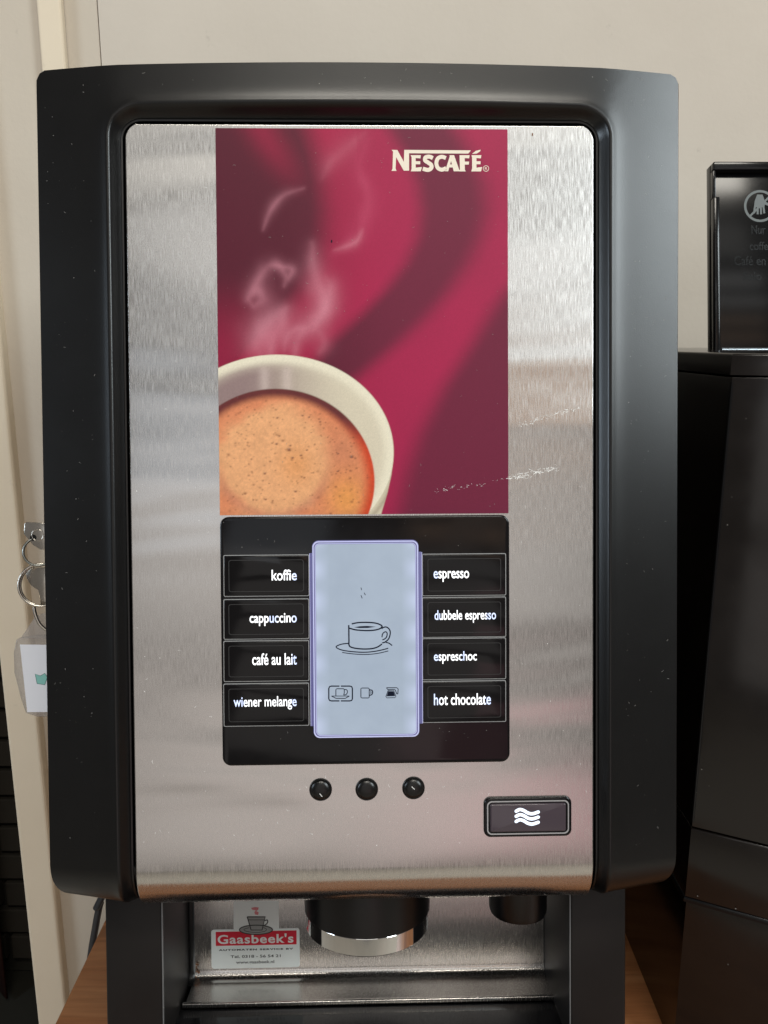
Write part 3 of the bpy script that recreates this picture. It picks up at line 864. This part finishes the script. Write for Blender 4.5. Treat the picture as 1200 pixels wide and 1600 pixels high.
# back plate with a cove at its foot
bl = U(303, 1450, W2)[0]; br = U(850, 1450, W2)[0]
rcv = 6.5; SHELF = 27.0
vc = U(600, 1562, W2 + SHELF)[1] + rcv     # where the cove starts
rows = []
for v in np.linspace(-190, vc, 8): rows.append([(u, v, W2) for u in np.linspace(bl, br, 20)])
for i in range(1, 13):
    a_ = R(88) * i / 12
    rows.append([(u, vc - rcv * math.sin(a_), W2 + rcv * (1 - math.cos(a_))) for u in np.linspace(bl, br, 20)])
vend = vc - rcv
rows += [[(u, vend - .1 * q, W2 + rcv + (SHELF - rcv) * q / 4) for u in np.linspace(bl, br, 20)] for q in (1, 2, 3, 4)]
back = part('back_plate', MB().grid(rows).mesh(smooth=60), 'niche_steel')
wl = W2 + SHELF
# lip + drip tray
part('tray_lip', MB().box(bl - 2, br + 2, vend - 2.2, vend + .9, wl - 1.0, wl + 1.6, .6).mesh(smooth=40), 'niche_steel')
part('drip_tray', MB().box(bl - 6, br + 6, vend - 26, vend - 2.4, wl + .5, W1 + 22, 2.0).mesh(smooth=40), 'tray_black')
# dark seams between the column walls and the plate
for sgn, x_ in ((-1, bl), (1, br)):
    rows = []
    for row in [(-190, W2)] + [(v, W2) for v in np.linspace(-200, vc, 5)] + [(vc - rcv * math.sin(R(88) * i / 10), W2 + rcv * (1 - math.cos(R(88) * i / 10))) for i in range(1, 11)]:
        rows.append([(x_ + sgn * q, row[0] - (.0), row[1] + h) for q, h in ((-.6, .2), (-.6, 1.6), (.6, 2.4), (2.8, 2.4), (3.4, .2))])
    part('corner_seal', MB().grid(rows).mesh(smooth=45), 'seal_black')
rs_ = MB()
for i in range(16):
    uu = bl + 1.0 + rnd.random() * 2.2; vv = vc + 4 - rnd.random() * 14
    rr = .2 + rnd.random() * .6
    rs_.poly([(uu + rr * math.cos(t_) * (.7 + rnd.random() * .5), vv + rr * math.sin(t_) * (.7 + rnd.random() * .5)) for t_ in np.linspace(0, 2 * math.pi, 9)[:-1]], W2 + 1.2 + (vc - vv > 0) * (rcv - math.sqrt(max(0, rcv ** 2 - min(rcv, max(0, vc - vv)) ** 2))))
st(part('rust_stain', rs_.mesh(fix=False), 'rust'), 'stuff')

# nozzle
nu, nv = U(574, 1440, -58)
nw = -58.0
nb = U(574, 1493, -20)[1]
NR = 37.2
nb = U(574, 1497, nw + NR)[1]
noz = part('coffee_outlet', MB().lathe([(NR + 1.0, -195), (NR + .6, nb + 11), (NR - 1.5, nb + 10.2), (NR - 2, nb + 4), (0.1, nb + 4)], (nu, nw), 72, 'v').mesh(smooth=35), 'satin_black')
sub('chrome_ring', MB().lathe([(NR - 1.2, nb + 10.8), (NR - .6, nb + 10.7), (NR - .3, nb + 10.2), (NR - .3, nb + .8), (NR - 1.0, nb + .1), (NR - 2.6, nb), (NR - 3, nb + 10)], (nu, nw), 96, 'v').mesh(smooth=15), 'chrome', noz)
hu = U(809, 1425, -58)[0]; hb = U(809, 1446, nw + 16)[1]
part('hot_water_outlet', MB().lathe([(17.8, -195), (17.4, hb + 3), (16.6, hb + .6), (14, hb), (11, hb + 6), (0.1, hb + 6)], (hu, nw), 48, 'v').mesh(smooth=35), 'satin_black')

# sticker on the back plate
KW = W2 + .25
def KZ(p): return U(310 + p[0] / 6.316, 1390 + p[1] / 6.316, KW)
def krect(x0, y0, x1, y1):
    a = KZ((x0, y1)); b = KZ((x1, y0)); return a[0], b[0], a[1], b[1]
r1 = krect(130, 380, 997, 782); r2 = krect(348, 90, 792, 420)
stk = part('sticker', MB().slab(rrect(*r1, 1.9, 5), W2, KW).mesh(), 'sticker_silver', 'silver service sticker with red name band and cup drawing')
sub('sticker_tab', MB().slab(rrect(*r2, .2, 1), W2, KW - .05).mesh(), 'sticker_silver', stk)
sub('red_band', MB().poly(rrect(*krect(172, 402, 968, 556), .1, 1), KW + .03).mesh(), 'sticker_red', stk)
def ktext(body, x0, y0, x1, y1, w, **kw):
    q = krect(x0, y0, x1, y1); return text_mesh(body, q[0], q[1], q[2], q[3], w, **kw)
sub('name_lettering', ktext("Gaasbeek's", 190, 430, 938, 538, KW + .10, bold=.022, spacing=1.08), 'sticker_white', stk)
sub('service_lettering', ktext('AUTOMATEN SERVICE BV', 200, 574, 935, 606, KW + .05, bold=.05, spacing=1.25), 'sticker_black', stk)
sub('phone_lettering', ktext('Tel. 0318 - 56 54 21', 318, 638, 812, 676, KW + .05, bold=.02), 'sticker_black', stk)
sub('web_lettering', ktext('www.gaasbeek.nl', 372, 695, 748, 742, KW + .05, bold=.015), 'sticker_black', stk)
kd = MB()
def kst(mb, pts, wd, w, **kw): mb.stroke([KZ(p) for p in pts], wd / 6.316 * .39, w, **kw)
kf = MB(); 
kf.poly([KZ((568 + 163 * math.cos(t_), 396 - 46 * math.sin(t_))) for t_ in np.linspace(0, 2 * math.pi, 40)[:-1]], KW + .06)
sub('saucer_print', kf.mesh(fix=False), 'sticker_grey', stk)
kc = MB().poly([KZ(p) for p in [(482, 268), (658, 268), (628, 398), (520, 398)]], KW + .08)
sub('cup_print', kc.mesh(fix=False), 'sticker_grey', stk)
kst(kd, [(568 + 163 * math.cos(t_), 396 - 46 * math.sin(t_)) for t_ in np.linspace(0, 2 * math.pi, 40)[:-1]], 11, KW + .11, smooth=False, closed=True)
kst(kd, [(500, 375), (450, 392), (480, 412), (568, 422), (650, 412), (672, 390), (640, 372)], 6, KW + .11)
kst(kd, [(482, 268), (520, 398), (628, 398), (660, 268), (482, 268)], 12, KW + .12, smooth=False)
kst(kd, [(492, 298), (650, 298)], 6, KW + .12, smooth=False)
kst(kd, [(655, 305), (680, 300), (682, 325), (660, 348), (638, 355)], 11, KW + .13)
sub('cup_outline', kd.mesh(fix=False), 'sticker_black', stk)
kp = MB()
kp.poly([KZ(p) for p in [(520, 180), (560, 172), (595, 176), (590, 200), (570, 210), (596, 225), (590, 250), (560, 246), (552, 222), (566, 205), (530, 198)]], KW + .06)
sub('steam_print', kp.mesh(fix=False), 'sticker_pink', stk)

# --- cabinet body behind the door
def fy(v, w, u=0): return F @ Vector((u * MM, v * MM, w * MM))
p1 = fy(216, -24); p2 = fy(-203, -24); p3 = fy(-203, W2 - 6); p4 = fy(-330, W2 - 6)
prof_ = [(p1.y, p1.z), (p2.y, p2.z), (p3.y, p3.z), (p4.y, 0.045), (0.88, 0.045), (0.88, p1.z + .01)]
xc = (F @ Vector((0, 0, -.1))).x
hwid = 0.150
mbx = MB(1); n = len(prof_)
mbx.add([(xc - hwid, y, z) for y, z in prof_] + [(xc + hwid, y, z) for y, z in prof_],
        [tuple(range(n)), tuple(reversed(range(n, 2 * n)))] + [(i, (i + 1) % n, n + (i + 1) % n, n + i) for i in range(n)])
obj('cabinet', mbx.mesh(), 'satin_black', CMN, I4)
obj('base', MB(1).box(xc - 0.146, xc + 0.136, 0.345, 0.87, 0.0, 0.024, 0.006).mesh(smooth=40), 'column_black', CMN, I4)

# lock barrel on the left flank
LW = -62.0
lu, lv = U(66, 838, LW)
lock = part('lock', MB().add(*(lambda q: (q.v, q.f))(MB().tube([(-152, lv, LW), (-166, lv, LW)], [6.5, 6.0], 24))).mesh(smooth=40), 'nickel')

# cable at the back left
pts = [Vector((xc - 0.10, 0.882, 0.20)), Vector((xc - 0.14, 0.90, 0.18)), V(170, 1380, .90), V(157, 1410, .905), V(149, 1450, .91), V(141, 1500, .915), V(136, 1560, .92), V(140, 1640, .925), Vector((-0.40, 0.925, -0.4)), Vector((-0.39, 0.92, -0.895))]
obj('power_cable', MB(1).tube(spline([p[:] for p in pts]), 0.0045, 12).mesh(smooth=60), 'cable', CMN, I4)

# --- dust, fluff and fine scratches
def flecks(n, fn, rmin, rmax, long=.3):
    mb = MB()
    for i in range(n):
        u, v, w = fn()
        if rnd.random() < long:
            L_ = rmin * 2 + rnd.random() ** 2 * rmax * 5; a_ = rnd.random() * math.pi; bend = (rnd.random() - .5) * L_ * .7
            pts = [(u - math.cos(a_) * L_ / 2, v - math.sin(a_) * L_ / 2), (u - math.sin(a_) * bend, v + math.cos(a_) * bend), (u + math.cos(a_) * L_ / 2, v + math.sin(a_) * L_ / 2)]
            mb.stroke(spline(pts, 3), .07 + rnd.random() * .08, w, False)
        else:
            r_ = rmin + (rmax - rmin) * rnd.random() ** 4
            k_ = rnd.randint(4, 6)
            mb.poly([(u + r_ * (.5 + rnd.random() * .7) * math.cos(t_), v + r_ * (.5 + rnd.random() * .7) * math.sin(t_)) for t_ in np.linspace(0, 2 * math.pi, k_ + 1)[:-1]], w)
    return mb.mesh(fix=False)
def on_frame():
    while True:
        u, v = rnd.uniform(-163, 163), rnd.uniform(-184, 226)
        if abs(u) > 134 or v > 213: return u, v, front_w(u) + .08
st(part('dust', flecks(300, on_frame, .05, .32, .45), 'dust'), 'stuff')
st(part('dust', flecks(190, lambda: (rnd.uniform(s0, s1), rnd.uniform(sb, stp), .36), .07, .26, .35), 'dust'), 'stuff')
st(part('dust', flecks(150, lambda: (rnd.uniform(c0 + 2, c1 - 2), rnd.uniform(cbm + 2, ctp - 2), CW + .05), .07, .25, .3), 'dust'), 'stuff')
def on_steel():
    while True:
        u, v = rnd.uniform(-119, 119), rnd.triangular(-186, 198, -170)
        if s0 - 1 < u < s1 + 1 and v > cbm - 2: continue
        return u, v, .05
st(part('scratches', flecks(240, on_steel, .06, .34, .6), 'scratch'), 'stuff')
# two long scuffs crossing poster and steel on the right
sc = MB()
for (x0, y0, x1, y1, n_) in ((812, 664, 905, 637, 70), (794, 746, 872, 732, 110), (668, 768, 790, 750, 22), (690, 765, 740, 757, 10)):
    for i in range(n_):
        t_ = rnd.random(); x = x0 + (x1 - x0) * t_ + rnd.gauss(0, 2); y = y0 + (y1 - y0) * t_ + rnd.gauss(0, 2.5)
        u, v = U(x, y, .4); L_ = .3 + rnd.random() ** 2 * 2.4; a_ = R(14 + rnd.gauss(0, 25))
        sc.stroke([(u - math.cos(a_) * L_ / 2, v - math.sin(a_) * L_ / 2), (u, v + rnd.gauss(0, .15)), (u + math.cos(a_) * L_ / 2, v + math.sin(a_) * L_ / 2)], (.05 + rnd.random() ** 2 * .30) * (1 if x > 793 else .6), .36, False)
st(part('scuff_marks', sc.mesh(fix=False), 'scratch'), 'stuff')
u, v = U(832, 210, .1)
part('blemish', MB().poly([(u - .3, v - .9), (u + .3, v - .6), (u + .35, v + .5), (u - .1, v + .9), (u - .35, v + .3)], .08).mesh(fix=False), 'rust')
u, v = U(518, 377, .4)
sub('blemish', MB().poly([(u - .4, v - .5), (u + .2, v - .8), (u + .5, v + .3), (u, v + .9), (u - .3, v + .4)], .34).mesh(fix=False), 'ink', poster)

# ================================================================== KEYS
kl = F @ Vector((-.166, lv * MM, LW * MM))
KEYS = thing('key_bunch', kl.to_tuple(), 'bunch of metal keys on rings hanging from the lock of the steel machine', 'keys')
def kpart(name, me, material): 
    return obj(name, me, material, KEYS, F)
def KP(px, py, w=LW): return U(px, py, w)
def outline(pts, w=LW): return [KP(*p, w) for p in pts]
bow = outline([(39, 818), (43, 815.5), (62, 816), (80, 818), (84, 840), (78, 858), (64, 859), (52, 851), (44, 841), (38, 834)])
bow.reverse() if sum((bow[i][0] * bow[(i + 1) % len(bow)][1] - bow[(i + 1) % len(bow)][0] * bow[i][1]) for i in range(len(bow))) < 0 else None
hc = KP(53, 840)
bm_ = MB().slab(bow, LW - 1.1, LW + 1.1, .5, 3)
bq = kpart('key_bow', bm_.mesh(smooth=40), 'nickel')
obj('key_hole', MB().lathe([(0.05, LW + 1.22), (1.9, LW + 1.22)], hc, 20).mesh(), 'seal_black', bq)
obj('key_groove', MB().torus((*KP(60, 836), LW + 1.0), (0, 0, 1), 3.4, .35, 30).mesh(smooth=60), 'nickel', bq)
c_ = KP(60, 862); kpart('small_ring', MB().torus((c_[0], c_[1], LW), (.35, .1, 1), 8.3, .75, 40).mesh(smooth=60), 'dark_nickel')
c_ = KP(64, 914)
kpart('split_ring', MB().torus((c_[0], c_[1], LW), (.18, .05, 1), 12.6, .75, 56).torus((c_[0] + .2, c_[1] - .1, LW - 1.5), (.18, .05, 1), 12.4, .75, 56).mesh(smooth=60), 'nickel')
k2 = outline([(40, 892), (46, 886), (70, 886), (90, 892), (92, 910), (78, 922), (76, 946), (64, 944), (60, 922), (48, 914), (42, 904)], LW - 3)
k2.reverse() if sum((k2[i][0] * k2[(i + 1) % len(k2)][1] - k2[(i + 1) % len(k2)][0] * k2[i][1]) for i in range(len(k2))) < 0 else None
kpart('spare_key', MB().slab(k2, LW - 4.2, LW - 2.4, .4, 2).mesh(smooth=40), 'nickel')
l0 = KP(56, 948); 
kpart('tag_loop', MB().tube(spline([(*KP(54, 948), LW + 1), (*KP(57, 960), LW + 1.4), (*KP(63, 974), LW + 1), (*KP(72, 984), LW)]), 1.0, 10).mesh(smooth=60), 'nickel')
TA = thing('key_tag', (F @ Vector((*[q * MM for q in KP(60, 1030)], LW * MM))).to_tuple(), 'clear plastic key tag with white paper insert hanging below the key rings', 'key tag')
tg = outline([(27, 999), (32, 996), (60, 992), (100, 993), (128, 998), (134, 1040), (124, 1105), (110, 1118), (60, 1119), (42, 1113), (34, 1090), (24, 1050), (23, 1020)])
tg.reverse() if sum((tg[i][0] * tg[(i + 1) % len(tg)][1] - tg[(i + 1) % len(tg)][0] * tg[i][1]) for i in range(len(tg))) < 0 else None
obj('tag_case', MB().slab(tg, LW - 2.0, LW + 2.0, .9, 4).mesh(smooth=40), 'clear_plastic', TA, F)
tr_ = outline([(33, 997), (56, 962), (68, 958), (96, 962), (124, 998)])
tr_.reverse()
obj('tag_hanger', MB().slab(tr_, LW - .6, LW + .6, .2, 2).mesh(smooth=40), 'clear_plastic', TA, F)
pp = outline([(33.5, 1006), (122, 1007), (118, 1111), (45, 1111)]); pp.reverse()
pz = obj('paper_insert', MB().slab(pp, LW + 2.04, LW + 2.18).mesh(), 'paper', TA, F)
bo = [(55, 1053), (63, 1056), (70, 1052), (74, 1058), (70, 1070), (58, 1068)]
b_ = [KP(*p, LW + 2.2) for p in bo]
obj('bow_print', MB().poly(b_, LW + 2.24).mesh(fix=False), 'teal_print', pz)
obj('bow_outline', MB().stroke(b_, .35, LW + 2.28, False, closed=True).mesh(fix=False), 'teal_line', pz)

# ================================================================== NEIGHBOUR MACHINE
NBX = 0.193; NY_ = 0.452
NBM = thing('bean_machine', (0.33, 0.64, 0.0), 'glossy black bean coffee machine with raised hopper lid standing beside the steel machine', 'coffee machine')
def np_(name, me, m_, label=None): return obj(name, me, m_, NBM, I4, label)
def prism(foot, z0, z1, bev=0.002):
    mb = MB(1); mb.slab(foot, z0, z1, bev, 3); return mb
def foot(ins=0.0, front=0.0):
    x0 = NBX + ins; y0 = NY_ + front
    p = [(x0, y0), (x0 + 0.11, y0 - 0.054), (0.52, y0 - 0.054), (0.52, 0.88), (x0, 0.88)]
    return p
np_('top_band', prism(foot(), 0.4520, 0.4640, 0.002).mesh(smooth=40), 'neighbour_black')
np_('body', prism(foot(0.0012), 0.1715, 0.4510, 0.0008).mesh(smooth=40), 'neighbour_black')
np_('lower_panel', prism(foot(0.0008), 0.1215, 0.1700, 0.001).mesh(smooth=40), 'neighbour_black')
np_('ledge', prism(foot(0.0), 0.1175, 0.1210, 0.0012).mesh(smooth=40), 'lid_black')
np_('foot_block', prism(foot(0.003, 0.003), 0.0, 0.1170, 0.001).mesh(smooth=40), 'neighbour_black')
# a raised vertical corner strip on the facet
np_('corner_strip', MB(1).tube([(NBX + .0012, NY_, 0.175), (NBX + .0012, NY_, 0.448)], 0.0010, 8).mesh(smooth=40), 'lid_black')
# lid frame
p0 = V(1117, 545, 0.62); p1_ = V(1117, 252, 0.652)
upv = (V(1115, 252, 0.652) - p0); hl = upv.length; upv.normalize(); rt = Vector((1, 0, 0)); nm = rt.cross(upv)
LM = Matrix(((rt.x, upv.x, nm.x, p0.x), (rt.y, upv.y, nm.y, p0.y), (rt.z, upv.z, nm.z, p0.z), (0, 0, 0, 1)))
LMi = LM.inverted()
def LP(px, py, w=0.0):
    o = LMi @ Vector((0, 0, CAM_H)); d = LMi.to_3x3() @ (CAM.to_3x3() @ Vector(((px - 600) / FPX, (800 - py) / FPX, -1)))
    t_ = (w * MM - o.z) / d.z; p = o + d * t_; return p.x * 1000, p.y * 1000
H_ = hl * 1000
WL = 190.0
lid = obj('hopper_lid', MB().box(0, WL, -2, H_, -14, -6, .8).box(0, 4.6, -2, H_ - 27, -6, 0, 1.0).box(0, 2.0, H_ - 27.05, H_ - 6.6, -6, -1.0, .3).box(0, WL, H_ - 6.5, H_, -6, 0, 1.0).box(WL - 4.6, WL, -2, H_, -6, 0, 1.0).mesh(smooth=40), 'lid_black', NBM, LM)
a = LP(1128, 552, -2); b = LP(1200, 541, -2)
obj('hinge_rod', MB().tube([(a[0], (a[1] + b[1]) / 2, -3), (WL - 6, (a[1] + b[1]) / 2, -3)], 1.7, 14).mesh(smooth=40), 'blue_rod', lid)
cc = LP(1187.5, 322, -6)
rr_ = LP(1187.5 + 25, 322, -6)[0] - cc[0]
sy = MB()
sy.stroke([(cc[0] + rr_ * .93 * math.cos(t_), cc[1] + rr_ * .93 * math.sin(t_)) for t_ in np.linspace(0, 2 * math.pi, 48)[:-1]], rr_ * .15, -5.9, False, closed=True)
sy.stroke([(cc[0] - rr_ * .62, cc[1] - rr_ * .62), (cc[0] + rr_ * .62, cc[1] + rr_ * .62)], rr_ * .12, -5.85, False)
def hp(x, y): return (cc[0] + rr_ * x, cc[1] + rr_ * y)
sy.poly([hp(-.18, .72), hp(.16, .72), (hp(.30, .30)), hp(.66, .10), hp(.58, -.02), hp(.30, .10), hp(.26, -.08), hp(-.38, -.08), hp(-.34, .30)], -5.88)
for i, x in enumerate((-.32, -.14, .04, .20)):
    sy.stroke([hp(x, 0), hp(x - .06 + i * .04, -.55 + abs(i - 1.5) * .06)], rr_ * .12, -5.87 + i * .002, False)
obj('no_hands_symbol', sy.mesh(fix=False), 'symbol_grey', lid, label='grey round no hands symbol')
for body, x0, y0, x1, y1 in (('Nur', 1174, 352, 1196, 366), ('coffee', 1171, 378, 1207, 391), ('Café en', 1147, 400, 1196, 415), ('Solo', 1161, 425, 1189, 438)):
    q0 = LP(x0, y1, -6); q1 = LP(x1, y0, -6)
    obj('embossed_lettering', text_mesh(body, q0[0], q1[0], q0[1], q1[1], -5.95, bold=.01, depth=.2), 'emboss_black', lid)
# dust on the neighbour
def flecks3(n, foot_pts):
    mb = MB(1)
    for i in range(n):
        t_ = rnd.random() * .10; z = rnd.uniform(.01, .45); r_ = .00012 + rnd.random() ** 4 * .0004
        x = NBX + t_; y = NY_ - t_ * .054 / .11 - .0006
        mb.add([(x - r_, y + r_ * .49, z), (x, y, z - r_), (x + r_, y - r_ * .49, z), (x, y, z + r_)], [(0, 1, 2, 3)])
    return mb.mesh(fix=False)
st(np_('dust', flecks3(70, None), 'dust'), 'stuff')
